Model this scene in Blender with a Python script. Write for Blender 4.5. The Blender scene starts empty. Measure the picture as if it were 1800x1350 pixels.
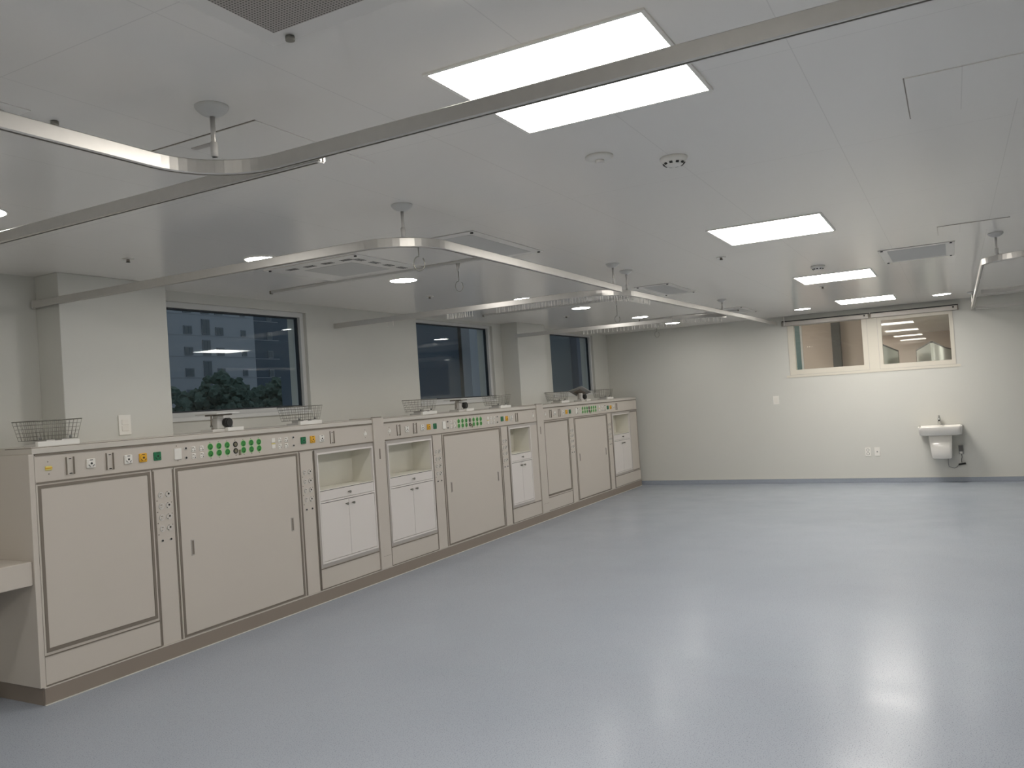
import bpy, bmesh, math, random
from math import sin, cos, pi
from mathutils import Vector, Matrix
random.seed(7)
S = bpy.context.scene
COL = S.collection
ZC = 2.45            # ceiling height
YF = 4.468           # front plane of the service counter
YW = 4.95            # window wall
YP = 4.72            # front of the wall piers
XF = 12.52           # far wall
ZT = 1.41            # counter top

# ------------------------------------------------------------------ materials
def lin(r, g, b):
    f = lambda c: (c/255/12.92) if c/255 <= .04045 else ((c/255+.055)/1.055)**2.4
    return (f(r), f(g), f(b), 1)

def mat(name, rgb, rough=.5, metal=0., spec=.5, noise=0., nscale=8., bump=0., bscale=40., coat=0., emit=None):
    m = bpy.data.materials.new(name); m.use_nodes = True
    nt = m.node_tree; b = nt.nodes['Principled BSDF']
    c = lin(*rgb)
    b.inputs['Base Color'].default_value = c
    b.inputs['Roughness'].default_value = rough
    b.inputs['Metallic'].default_value = metal
    b.inputs['Specular IOR Level'].default_value = spec
    b.inputs['Coat Weight'].default_value = coat
    b.inputs['Coat Roughness'].default_value = .1
    if emit:
        b.inputs['Emission Color'].default_value = (*emit[0], 1)
        b.inputs['Emission Strength'].default_value = emit[1]
    if noise or bump:
        tc = nt.nodes.new('ShaderNodeTexCoord')
    if noise:
        n = nt.nodes.new('ShaderNodeTexNoise'); n.inputs['Scale'].default_value = nscale; n.inputs['Detail'].default_value = 4
        r = nt.nodes.new('ShaderNodeValToRGB')
        r.color_ramp.elements[0].color = tuple(x*(1-noise) for x in c[:3])+(1,)
        r.color_ramp.elements[1].color = tuple(min(1, x*(1+noise)) for x in c[:3])+(1,)
        nt.links.new(tc.outputs['Object'], n.inputs['Vector'])
        nt.links.new(n.outputs['Fac'], r.inputs['Fac']); nt.links.new(r.outputs['Color'], b.inputs['Base Color'])
    if bump:
        n2 = nt.nodes.new('ShaderNodeTexNoise'); n2.inputs['Scale'].default_value = bscale
        bp = nt.nodes.new('ShaderNodeBump'); bp.inputs['Strength'].default_value = bump; bp.inputs['Distance'].default_value = .01
        nt.links.new(tc.outputs['Object'], n2.inputs['Vector'])
        nt.links.new(n2.outputs['Fac'], bp.inputs['Height']); nt.links.new(bp.outputs['Normal'], b.inputs['Normal'])
    return m

M = {}
M['wall'] = mat('wall paint', (206, 205, 198), .55, noise=.015, nscale=1.5)
M['panel'] = mat('beige counter laminate', (199, 191, 181), .42, noise=.01, nscale=3)
M['white'] = mat('white lacquer', (222, 216, 211), .4)
M['niche'] = mat('white laminate inside', (222, 219, 208), .5)
M['trim'] = mat('grey brown metal trim', (132, 123, 112), .4, metal=.25)
M['trimlight'] = mat('light grey trim', (184, 178, 172), .4, metal=.2)
M['plinth'] = mat('grey brown plinth', (142, 131, 121), .55, noise=.04, nscale=5, spec=.3)
M['top'] = mat('counter top laminate', (201, 195, 186), .4)
M['alu'] = mat('brushed aluminium', (206, 203, 198), .36, metal=.7, noise=.05, nscale=30)
M['steel'] = mat('steel wire', (150, 148, 140), .3, metal=.9)
M['chrome'] = mat('chrome', (200, 200, 198), .12, metal=1.)
M['plastic'] = mat('white plastic', (232, 229, 222), .35)
M['pale'] = mat('pale grey plastic', (205, 202, 197), .4)
M['yellow'] = mat('yellow plastic', (226, 172, 46), .4)
M['paleyellow'] = mat('pale yellow plastic', (222, 208, 120), .4)
M['green'] = mat('dark green plastic', (36, 118, 78), .4)
M['sockgreen'] = mat('socket green', (58, 142, 52), .4)
M['rimgreen'] = mat('light green rim', (172, 214, 150), .4)
M['dark'] = mat('dark hole', (38, 36, 34), .5)
M['black'] = mat('black plastic', (34, 33, 31), .45, noise=.2, nscale=200)
M['greyplastic'] = mat('grey plastic', (150, 150, 148), .45)
M['dome'] = mat('grey enamel', (206, 205, 201), .35)
M['vent'] = mat('white enamelled frame', (232, 228, 222), .3)
M['grillegrey'] = mat('grey filter', (204, 202, 197), .6)
M['ceramic'] = mat('white ceramic', (236, 232, 224), .12, coat=.4)
M['frame'] = mat('cream window frame', (214, 208, 194), .45)
M['wframe'] = mat('white window frame', (208, 208, 206), .4)
M['gasket'] = mat('black gasket', (36, 42, 48), .5)
M['greytag'] = mat('olive tag', (120, 116, 92), .5)
M['lamp'] = mat('lit lamp diffuser', (255, 255, 255), .5, emit=((1., .955, .89), 17.))
M['dlamp'] = mat('lit downlight diffuser', (255, 255, 255), .5, emit=((1., .97, .92), 34.))
M['nlamp'] = mat('corridor fill glow', (255, 255, 255), .5, emit=((1., .94, .87), 22.))  # emission of the unseen fill lamps in the corridor
M['corrwall'] = mat('pinkish corridor wall', (198, 184, 172), .6, noise=.03, nscale=2)
M['corrfloor'] = mat('corridor floor', (150, 150, 150), .4)
M['teal'] = mat('teal glazed panel', (92, 120, 122), .3)
M['slate'] = mat('slate column cladding', (98, 97, 94), .5)
M['frost'] = mat('frosted panel', (214, 218, 208), .5)
M['facade'] = mat('apartment facade', (178, 182, 188), .8, noise=.06, nscale=.4)
M['facade2'] = mat('grey blue facade', (104, 112, 118), .8, noise=.08, nscale=.3)
M['facade3'] = mat('dark blue grey facade', (84, 98, 112), .8)
M['facade4'] = mat('blue facade', (92, 102, 122), .8)
M['fwin'] = mat('grey window surround', (136, 143, 150), .7)
M['dwin'] = mat('dark apartment glass', (104, 114, 120), .4)
M['leaf'] = mat('dark foliage', (92, 112, 100), .8, noise=.5, nscale=2.5)
M['pavement'] = mat('dark asphalt', (90, 92, 94), .8)

def brushed_floor():
    m = bpy.data.materials.new('blue grey speckled vinyl'); m.use_nodes = True
    nt = m.node_tree; N = nt.nodes; L = nt.links; b = N['Principled BSDF']
    tc = N.new('ShaderNodeTexCoord')
    big = N.new('ShaderNodeTexNoise'); big.inputs['Scale'].default_value = 1.2
    r1 = N.new('ShaderNodeValToRGB')
    r1.color_ramp.elements[0].color = lin(154, 160, 170); r1.color_ramp.elements[1].color = lin(163, 169, 178)
    sp = N.new('ShaderNodeTexNoise'); sp.inputs['Scale'].default_value = 190; sp.inputs['Detail'].default_value = 2
    r2 = N.new('ShaderNodeValToRGB')
    r2.color_ramp.elements[0].position = .33; r2.color_ramp.elements[0].color = (.45, .46, .48, 1)
    r2.color_ramp.elements[1].position = .42; r2.color_ramp.elements[1].color = (1, 1, 1, 1)
    vo = N.new('ShaderNodeTexVoronoi'); vo.inputs['Scale'].default_value = 34
    r3 = N.new('ShaderNodeValToRGB')
    r3.color_ramp.elements[0].position = .04; r3.color_ramp.elements[0].color = (.4, .4, .42, 1)
    r3.color_ramp.elements[1].position = .1; r3.color_ramp.elements[1].color = (1, 1, 1, 1)
    m1 = N.new('ShaderNodeMix'); m1.data_type = 'RGBA'; m1.blend_type = 'MULTIPLY'; m1.inputs[0].default_value = .8
    m2 = N.new('ShaderNodeMix'); m2.data_type = 'RGBA'; m2.blend_type = 'MULTIPLY'; m2.inputs[0].default_value = .7
    for n in (big, sp, vo): L.new(tc.outputs['Object'], n.inputs['Vector'])
    L.new(big.outputs['Fac'], r1.inputs['Fac']); L.new(sp.outputs['Fac'], r2.inputs['Fac']); L.new(vo.outputs['Distance'], r3.inputs['Fac'])
    L.new(r1.outputs['Color'], m1.inputs[6]); L.new(r2.outputs['Color'], m1.inputs[7])
    L.new(m1.outputs[2], m2.inputs[6]); L.new(r3.outputs['Color'], m2.inputs[7]); L.new(m2.outputs[2], b.inputs['Base Color'])
    wav = N.new('ShaderNodeTexNoise'); wav.inputs['Scale'].default_value = 3.; wav.inputs['Detail'].default_value = 5
    mp = N.new('ShaderNodeMapping'); mp.inputs['Scale'].default_value = (1.3, 1, 1)
    L.new(tc.outputs['Object'], mp.inputs['Vector']); L.new(mp.outputs['Vector'], wav.inputs['Vector'])
    bp = N.new('ShaderNodeBump'); bp.inputs['Strength'].default_value = .1; bp.inputs['Distance'].default_value = .008
    L.new(wav.outputs['Fac'], bp.inputs['Height']); L.new(bp.outputs['Normal'], b.inputs['Normal'])
    rr = N.new('ShaderNodeMapRange'); rr.inputs['To Min'].default_value = .16; rr.inputs['To Max'].default_value = .3
    L.new(wav.outputs['Fac'], rr.inputs['Value']); L.new(rr.outputs['Result'], b.inputs['Roughness'])
    b.inputs['Specular IOR Level'].default_value = .085
    return m
M['floor'] = brushed_floor()

def ceiling_mat():
    m = bpy.data.materials.new('white enamelled metal ceiling panels'); m.use_nodes = True
    nt = m.node_tree; N = nt.nodes; L = nt.links; b = N['Principled BSDF']
    tc = N.new('ShaderNodeTexCoord')
    mp = N.new('ShaderNodeMapping'); mp.inputs['Location'].default_value = (-.585, -.074, 0)
    br = N.new('ShaderNodeTexBrick'); br.offset = 0.; br.squash = 1.
    br.inputs['Scale'].default_value = 1.
    br.inputs['Mortar Size'].default_value = .0016; br.inputs['Mortar Smooth'].default_value = 0.
    br.inputs['Brick Width'].default_value = 1.172; br.inputs['Row Height'].default_value = .612
    c = lin(238, 234, 228)
    br.inputs['Color1'].default_value = c; br.inputs['Color2'].default_value = c
    br.inputs['Mortar'].default_value = lin(225, 221, 215)
    L.new(tc.outputs['Object'], mp.inputs['Vector']); L.new(mp.outputs['Vector'], br.inputs['Vector'])
    L.new(br.outputs['Color'], b.inputs['Base Color'])
    b.inputs['Roughness'].default_value = .2; b.inputs['Specular IOR Level'].default_value = .6
    return m
M['ceiling'] = ceiling_mat()

def glass_mat(name, tint, k):
    m = bpy.data.materials.new(name); m.use_nodes = True
    nt = m.node_tree; N = nt.nodes; L = nt.links
    N.remove(N['Principled BSDF'])
    tr = N.new('ShaderNodeBsdfTransparent'); tr.inputs['Color'].default_value = tint
    gl = N.new('ShaderNodeBsdfGlossy'); gl.inputs['Roughness'].default_value = .02; gl.inputs['Color'].default_value = (1, 1, 1, 1)
    lw = N.new('ShaderNodeLayerWeight'); lw.inputs['Blend'].default_value = .5
    p = N.new('ShaderNodeMath'); p.operation = 'POWER'; p.inputs[1].default_value = 5
    q = N.new('ShaderNodeMath'); q.operation = 'MULTIPLY_ADD'; q.inputs[1].default_value = .95*k; q.inputs[2].default_value = .045*k
    q.use_clamp = True
    mx = N.new('ShaderNodeMixShader')
    L.new(lw.outputs['Facing'], p.inputs[0]); L.new(p.outputs[0], q.inputs[0]); L.new(q.outputs[0], mx.inputs[0])
    L.new(tr.outputs[0], mx.inputs[1]); L.new(gl.outputs[0], mx.inputs[2]); L.new(mx.outputs[0], N['Material Output'].inputs['Surface'])
    return m
M['glass'] = glass_mat('window glass', (.93, .97, .98, 1), .62)
M['cglass'] = glass_mat('corridor window glass', (.96, .98, .97, 1), .8)

def perf_mat():
    m = bpy.data.materials.new('perforated metal sheet'); m.use_nodes = True
    nt = m.node_tree; N = nt.nodes; L = nt.links; b = N['Principled BSDF']
    tc = N.new('ShaderNodeTexCoord'); vo = N.new('ShaderNodeTexVoronoi'); vo.inputs['Scale'].default_value = 116; vo.inputs['Randomness'].default_value = 0
    r = N.new('ShaderNodeValToRGB'); r.color_ramp.interpolation = 'CONSTANT'
    r.color_ramp.elements[0].color = lin(78, 74, 68); r.color_ramp.elements[1].position = .4; r.color_ramp.elements[1].color = lin(176, 168, 160)
    L.new(tc.outputs['Object'], vo.inputs['Vector']); L.new(vo.outputs['Distance'], r.inputs['Fac']); L.new(r.outputs['Color'], b.inputs['Base Color'])
    b.inputs['Roughness'].default_value = .5
    return m
M['perf'] = perf_mat()

# ------------------------------------------------------------------ mesh building
class MB:
    """collects shapes in world coordinates; build() links them as ONE mesh object"""
    def __init__(s): s.bm = bmesh.new(); s.mats = []
    def mi(s, m):
        if m not in s.mats: s.mats.append(m)
        return s.mats.index(m)
    def _fin(s, verts, m, smooth=False):
        i = s.mi(m)
        fs = {f for v in verts for f in v.link_faces}
        for f in fs: f.material_index = i; f.smooth = smooth
    def box(s, a, b, m, bev=0., seg=2):
        a = Vector(a); b = Vector(b); c = (a+b)/2; d = b-a
        r = bmesh.ops.create_cube(s.bm, size=1, matrix=Matrix.Translation(c) @ Matrix.Diagonal((abs(d.x), abs(d.y), abs(d.z), 1)))
        vs = r['verts']
        if bev:
            es = list({e for v in vs for e in v.link_edges})
            n0 = set(s.bm.verts)-set(vs)
            bmesh.ops.bevel(s.bm, geom=es, offset=bev, segments=seg, affect='EDGES', profile=.5)
            vs = [v for v in s.bm.verts if v not in n0]
        s._fin(vs, m); return s
    def obox(s, c, size, rot, m):
        mt = Matrix.Translation(c) @ rot.to_4x4() @ Matrix.Diagonal((*size, 1))
        r = bmesh.ops.create_cube(s.bm, size=1, matrix=mt); s._fin(r['verts'], m); return s
    def cyl(s, p, q, r, m, r2=None, n=20, smooth=True):
        p = Vector(p); q = Vector(q); d = q-p
        rot = d.to_track_quat('Z', 'Y').to_matrix().to_4x4()
        k = bmesh.ops.create_cone(s.bm, cap_ends=True, segments=n, radius1=r, radius2=r if r2 is None else r2, depth=d.length,
                                  matrix=Matrix.Translation((p+q)/2) @ rot)
        s._fin(k['verts'], m)
        if smooth:
            for f in {f for v in k['verts'] for f in v.link_faces}:
                if len(f.verts) == 4: f.smooth = True
        return s
    def lathe(s, c, prof, m, n=28):
        i = s.mi(m); rings = []
        for r, z in prof:
            rings.append([s.bm.verts.new((c[0]+r*cos(2*pi*k/n), c[1]+r*sin(2*pi*k/n), c[2]+z)) for k in range(n)])
        for a, b in zip(rings, rings[1:]):
            for k in range(n):
                f = s.bm.faces.new((a[k], a[(k+1) % n], b[(k+1) % n], b[k])); f.material_index = i; f.smooth = True
        for rg in (rings[0], rings[-1]):
            f = s.bm.faces.new(rg); f.material_index = i
        return s
    def ring(s, c, ax, R, r, m, n=24, k=6, a0=0., a1=2*pi):
        """torus (or arc of one) around axis ax"""
        q = Vector(ax).to_track_quat('Z', 'Y').to_matrix()
        pts = [Vector(c)+q @ Vector((R*cos(a0+(a1-a0)*t/n), R*sin(a0+(a1-a0)*t/n), 0)) for t in range(n+1)]
        return s.tube(pts, r, m, k)
    def tube(s, pts, r, m, k=8):
        pts = [Vector(p) for p in pts]; i = s.mi(m); rings = []
        up = Vector((0, 0, 1))
        for j, p in enumerate(pts):
            t = (pts[min(j+1, len(pts)-1)]-pts[max(j-1, 0)]).normalized()
            if abs(t.dot(up)) > .95: up = Vector((1, 0, 0))
            u = (up-t*up.dot(t)).normalized(); v = t.cross(u); up = u
            rings.append([s.bm.verts.new(p+(u*cos(2*pi*q/k)+v*sin(2*pi*q/k))*r) for q in range(k)])
        for a, b in zip(rings, rings[1:]):
            for q in range(k):
                f = s.bm.faces.new((a[q], a[(q+1) % k], b[(q+1) % k], b[q])); f.material_index = i; f.smooth = True
        s.bm.faces.new(rings[0]).material_index = i; s.bm.faces.new(rings[-1]).material_index = i
        return s
    def sweep(s, pts, w, h, m):
        """hollow-looking rectangular rail along a level path; pts are at the underside"""
        pts = [Vector(p) for p in pts]; i = s.mi(m); rings = []
        for j, p in enumerate(pts):
            t = (pts[min(j+1, len(pts)-1)]-pts[max(j-1, 0)]); t.z = 0; t.normalize()
            n = Vector((-t.y, t.x, 0))
            prof = [(-w/2, .003), (-w/2+.003, 0), (-w*.18, 0), (-w*.18, .012), (w*.18, .012), (w*.18, 0), (w/2-.003, 0), (w/2, .003), (w/2, h-.003), (w/2-.003, h), (-w/2+.003, h), (-w/2, h-.003)]
            rings.append([s.bm.verts.new(p+n*x+Vector((0, 0, z))) for x, z in prof])
        K = len(rings[0])
        for a, b in zip(rings, rings[1:]):
            for q in range(K):
                s.bm.faces.new((a[q], a[(q+1) % K], b[(q+1) % K], b[q])).material_index = i
        s.bm.faces.new(rings[0]).material_index = i; s.bm.faces.new(rings[-1]).material_index = i
        return s
    def build(s, name, parent=None, label=None):
        bmesh.ops.recalc_face_normals(s.bm, faces=s.bm.faces)
        off = Vector((0, 0, 0)); p = parent
        while p is not None: off += p.location; p = p.parent
        if parent is None:
            xs = [v.co for v in s.bm.verts]
            off = Vector(((min(v.x for v in xs)+max(v.x for v in xs))/2, (min(v.y for v in xs)+max(v.y for v in xs))/2, min(v.z for v in xs)))
        for v in s.bm.verts: v.co -= off
        me = bpy.data.meshes.new(name); s.bm.to_mesh(me); s.bm.free()
        for m in s.mats: me.materials.append(m)
        o = bpy.data.objects.new(name, me); COL.objects.link(o)
        if parent is None: o.location = off
        else: o.parent = parent
        if label: o['label'] = label
        return o

def tag(o, label, cat, group=None, kind=None):
    o['label'] = label; o['category'] = cat
    if group: o['group'] = group
    if kind: o['kind'] = kind
    return o
def thing(name, loc, label, cat, group=None):
    o = bpy.data.objects.new(name, None); COL.objects.link(o); o.location = loc; o.empty_display_size = .1
    return tag(o, label, cat, group)
def struct(mb, name, parent=None):
    o = mb.build(name, parent)
    if parent is None: o['kind'] = 'structure'
    return o
def sempty(name, loc):
    o = bpy.data.objects.new(name, None); COL.objects.link(o); o.location = loc; o['kind'] = 'structure'; return o
def kids(o): return [c for c in bpy.data.objects if c.parent == o]
def dup(root, loc, label=None, skip=()):
    r = root.copy(); COL.objects.link(r); r.location = loc
    if label: r['label'] = label
    for ch in kids(root):
        c = ch.copy(); COL.objects.link(c); c.parent = r
        for g in kids(ch):
            d = g.copy(); COL.objects.link(d); d.parent = c
    return r

# ------------------------------------------------------------------ room shell
X0, Y0 = -4.0, -3.1
struct(MB().box((X0, Y0, -.1), (XF+.02, YW+.02, 0), M['floor']), 'floor')
struct(MB().box((X0-.1, Y0-.1, ZC), (XF+.02, YW+.02, ZC+.1), M['ceiling']), 'ceiling')
# window wall with three openings
OP = [(3.98, 5.46, 1.525, 2.375), (7.13, 8.75, 1.52, 2.415), (10.38, 11.93, 1.52, 2.42)]
w = MB(); x = X0
for a, b, z0, z1 in OP:
    w.box((x, YW, 0), (a, YW+.22, ZC), M['wall'])
    w.box((a, YW, 0), (b, YW+.22, z0), M['wall']); w.box((a, YW, z1), (b, YW+.22, ZC), M['wall']); x = b
w.box((x, YW, 0), (XF+.02, YW+.22, ZC), M['wall'])
struct(w, 'wall_left')
struct(MB().box((3.06, YP, 0), (3.83, YW, ZC), M['wall'], .004), 'wall_left_pier')
struct(MB().box((8.97, YP, 0), (9.75, YW, ZC), M['wall'], .004), 'wall_left_pier')
# far wall with its double window opening
w = MB()
FO = (-.04, 2.11, 1.575, 2.345)
w.box((XF, Y0, 0), (XF+.14, FO[0], ZC), M['wall']); w.box((XF, FO[1], 0), (XF+.14, YW+.2, ZC), M['wall'])
w.box((XF, FO[0], 0), (XF+.14, FO[1], FO[2]), M['wall']); w.box((XF, FO[0], FO[3]), (XF+.14, FO[1], ZC), M['wall'])
struct(w, 'wall_far')
struct(MB().box((X0, Y0-.1, 0), (XF, Y0, ZC), M['wall']), 'wall_right')
struct(MB().box((X0-.1, Y0, 0), (X0, YW, ZC), M['wall']), 'wall_back')
struct(MB().box((XF-.012, Y0, 0), (XF, YW, .062), M['floor'], .003).box((XF-.015, Y0, .062), (XF, YW, .066), M['wall']), 'baseboard_far')
struct(MB().box((X0, Y0, 0), (XF-.02, Y0+.012, .062), M['floor']), 'baseboard_right')

# exterior windows
GX = [(4.02, 5.42, 1.561, 2.335), (7.17, 8.70, 1.553, 2.385), (10.42, 11.885, 1.553, 2.39)]
for i, ((a, b, z0, z1), (p, q, u, v)) in enumerate(zip(GX, OP)):
    e = sempty('window_%d' % (i+1), ((a+b)/2, 5.03, z0))
    f = MB(); W = M['wframe']
    f.box((p, 4.985, u), (a, 5.07, v), W); f.box((b, 4.985, u), (q, 5.07, v), W)
    f.box((a, 4.985, u), (b, 5.07, z0), W); f.box((a, 4.985, z1), (b, 5.07, v), W)
    f.build('window_frame', e)
    g = MB(); t = .012; B = M['gasket']
    g.box((a, 5.015, z0), (a+t, 5.045, z1), B); g.box((b-t, 5.015, z0), (b, 5.045, z1), B)
    g.box((a+t, 5.015, z0), (b-t, 5.045, z0+t), B); g.box((a+t, 5.015, z1-t), (b-t, 5.045, z1), B)
    g.build('gasket', e)
    MB().box((a+t, 5.026, z0+t), (b-t, 5.034, z1-t), M['glass']).build('glass', e)
    MB().box((p, 4.935, u-.03), (q, 5.0, u), W, .003).build('sill', e)

# corridor windows
CG = [(1.10, 2.02, 1.655, 2.30, 1.03, 2.11), (.01, .85, 1.645, 2.26, -.04, .90)]
for i, (y0, y1, z0, z1, oy0, oy1) in enumerate(CG):
    e = sempty('window_%d' % (i+4), (XF+.03, (y0+y1)/2, z0))
    F = M['frame']; f = MB(); xa, xb = XF-.004, XF+.1; oz0, oz1 = 1.58, 2.345
    f.box((xa, oy0, oz0), (xb, y0, oz1), F); f.box((xa, y1, oz0), (xb, oy1, oz1), F)
    f.box((xa, y0, oz0), (xb, y1, z0), F); f.box((xa, y0, z1), (xb, y1, oz1), F)
    f.build('window_frame', e)
    f = MB()
    for q in ((oy0, oy0+.004), (oy1-.004, oy1)): f.box((xa-.002, q[0], oz0), (xa+.01, q[1], oz1), M['trimlight'])
    f.box((xa-.002, oy0, oz0), (xa+.01, oy1, oz0+.004), M['trimlight']); f.build('bead', e)
    MB().box((XF+.05, y0, z0), (XF+.058, y1, z1), M['cglass']).build('glass', e)
struct(MB().box((XF-.006, .90, 1.575), (XF+.1, 1.03, 2.345), M['frame']), 'trim_1')
struct(MB().box((XF-.008, FO[0]-.05, 1.545), (XF+.1, FO[1]+.05, 1.58), M['frame']), 'trim_2')

# ------------------------------------------------------------------ roller blinds over the corridor windows
for y0, y1, lab in ((1.0, 2.16, 'closed roller blind headbox above left corridor window'), (-.10, .965, 'closed roller blind headbox above right corridor window, nearer the washbasin side')):
    t = thing('roller_blind', (XF-.03, (y0+y1)/2, 2.30), lab, 'blind', 'roller blinds on the far wall')
    MB().box((XF-.055, y0, 2.305), (XF-.005, y1, 2.365), M['trimlight'], .004).build('headbox', t)
    MB().box((XF-.06, y0-.01, 2.367), (XF-.005, y1+.01, 2.378), M['black']).build('top_gap_shade', t, 'black strip painted for the shaded gap on top')  # black strip paints the shadow gap above the headbox
    MB().box((XF-.06, y0-.012, 2.305), (XF-.005, y0-.002, 2.366), M['trim']).build('end_cap', t)
    MB().box((XF-.06, y1+.002, 2.305), (XF-.005, y1+.012, 2.366), M['trim']).build('end_cap', t)
    MB().cyl((XF-.056, y0+.05, 2.345), (XF-.06, y0+.05, 2.345), .012, M['black']).build('clip', t)
    if y1 > 2: MB().cyl((XF-.075, y1-.03, 2.31), (XF-.075, y1-.03, 2.44), .006, M['plastic']).build('wand', t)

# ------------------------------------------------------------------ service counter
P, T = M['panel'], M['trim']
FY = YF
def strip(mb, x0, x1, z0, z1, d=.003, m=None): mb.box((x0, FY-d, z0), (x1, FY+.001, z1), m or T)

def carcass(mb, x0, x1, z0, z1): mb.box((x0, FY+.019, z0), (x1, YP-.005, z1), P)

def blank_panel(x0, x1, lab, handle=False, low=True):
    """panel unit; low: framed panel standing above a plain kick panel"""
    t = thing('access_panel_unit', ((x0+x1)/2, FY+.1, .1), lab, 'cabinet', 'panelled units of the service counter')
    zb = .262 if low else .1
    z1 = 1.205
    c = MB(); carcass(c, x0, x1, .1, z1); c.build('carcass', t)
    d0 = .3 if low else .118
    MB().box((x0+.028, FY, d0), (x1-.028, FY+.018, 1.178), P, .0015).build('door_panel', t)
    f = MB()
    f.box((x0, FY, zb), (x1, FY+.018, d0), P); f.box((x0, FY, 1.178), (x1, FY+.018, z1), P)
    f.box((x0, FY, d0), (x0+.028, FY+.018, 1.178), P); f.box((x1-.028, FY, d0), (x1, FY+.018, 1.178), P)
    f.build('surround', t)
    f = MB(); e = .017
    zb2 = d0-.02 if low else d0-.014
    strip(f, x0+.011, x0+.028, zb2, 1.196); strip(f, x1-.028, x1-.011, zb2, 1.196)
    strip(f, x0+.028, x1-.028, 1.179, 1.196); strip(f, x0+.028, x1-.028, zb2, d0)
    f.build('frame_trim', t, 'grey brown frame strip')
    if low:
        MB().box((x0, FY, .1), (x1, FY+.018, .258), P).build('kick_panel', t)
        f = MB(); strip(f, x0, x1, .259, .266); strip(f, x0, x1, .1, .107); f.build('kick_trim', t, 'thin grey strip')
    if handle:
        for hx, hz in ((x0+.115, .667), (x1-.105, .667)):
            h = MB().box((hx-.013, FY-.003, hz-.052), (hx+.013, FY+.001, hz+.052), M['trimlight'], .001)
            h.box((hx-.008, FY-.0035, hz-.045), (hx+.008, FY, hz+.045), T); h.build('flush_handle', t, 'grey recessed pull')
    return t

def knob(x, z, parent, y=None):
    y = FY-.004 if y is None else y
    MB().cyl((x, y, z), (x, y-.012, z), .005, M['steel'], n=12).cyl((x, y-.012, z), (x, y-.026, z), .0085, M['steel'], .011, n=16).build('knob', parent, 'small round metal knob')

def storage(x0, x1, lab, wing=0.):
    """open niche over a drawer and a pair of doors; wing: extra plain panel at the right"""
    t = thing('storage_cabinet', ((x0+x1)/2, FY+.1, .1), lab, 'cabinet', 'niche cabinets of the service counter')
    xr = x1+wing; W = M['white']; z1 = 1.205
    a, b = x0+.03, x1-.008
    # surround
    f = MB(); f.box((x0, FY, 1.176), (xr, FY+.018, z1), M['trimlight']); f.box((x0, FY, .27), (a, FY+.018, 1.176), M['trimlight'])
    f.box((a, FY, .27), (b, FY+.018, .297), M['trimlight']); f.box((b, FY, .27), (x1, FY+.018, 1.176), M['trimlight']); f.build('surround', t, 'light grey surround')
    # white frame
    f = MB(); k = .014; y0 = FY-.005
    f.box((a, y0, .297), (a+k, FY+.02, 1.176), W, .001); f.box((b-k, y0, .297), (b, FY+.02, 1.176), W, .001)
    f.box((a+k, y0, 1.162), (b-k, FY+.02, 1.176), W, .001); f.box((a+k, y0, .297), (b-k, FY+.02, .312), W, .001)
    f.box((a+k, y0, .776), (b-k, FY+.02, .79), W, .001)
    f.build('face_frame', t)
    # niche interior, open at the front
    n = MB(); I = M['niche']; yb = YP-.03; th = .006
    n.box((a+k, FY+.001, .872), (b-k, yb, .878), I); n.box((a+k, FY+.02, 1.16), (b-k, yb, 1.166), I)
    n.box((a+k-th, FY+.02, .872), (a+k, yb, 1.166), I); n.box((b-k, FY+.02, .872), (b-k+th, yb, 1.166), I); n.box((a+k-th, yb, .872), (b-k+th, yb+th, 1.166), I)
    n.build('niche', t)
    c = MB(); c.box((x0, FY+.02, .1), (xr, YP-.005, .31), P); c.box((a+k, FY+.025, .31), (b-k, yb, .87), P); c.build('carcass', t)
    # gaps round the fronts are real; the dark backing paints the shade inside them
    g = 0.003
    MB().box((a+k+.001, FY+.012, .313), (b-k-.001, FY+.02, .87), M['dark']).build('backing', t)
    d = MB().box((a+k+g, FY-.003, .79+g), (b-k-g, FY+.01, .872-.005), W, .001).build('drawer', t)
    mid = (a+b)/2
    knob(mid, .828, d)
    for s, (p, q) in ((-1, (a+k+g, mid-.0016)), (1, (mid+.0016, b-k-g))):
        dr = MB().box((p, FY-.003, .312+g), (q, FY+.01, .776-.005), W, .001).build('door', t)
        knob(mid+s*.04, .734, dr)
    f = MB(); strip(f, x0, x0+.009, .1, 1.198); strip(f, x0, xr, .258, .266); strip(f, x0, xr, .1, .107); f.build('edge_trim', t, 'thin grey strip')
    MB().box((x0, FY, .1), (xr, FY+.018, .268), P).build('kick_panel', t)
    if wing > .3:
        f = MB(); strip(f, xr-.022, xr-.008, .275, 1.192, .002); strip(f, x1+.02, xr-.022, 1.18, 1.192, .002); strip(f, x1+.02, xr-.022, .275, .285, .002)
        f.box((x1+.002, FY-.002, .275), (x1+.02, FY+.001, 1.192), M['trimlight']); f.build('frame_trim', t, 'grey strips around the side panel')
    if wing:
        MB().box((x1, FY, .27), (xr, FY+.018, 1.176), P).build('side_panel', t)
        c = MB(); c.box((x1+.002, FY+.02, .31), (xr, YP-.005, 1.17), P); c.build('side_carcass', t)
    return t

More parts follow.
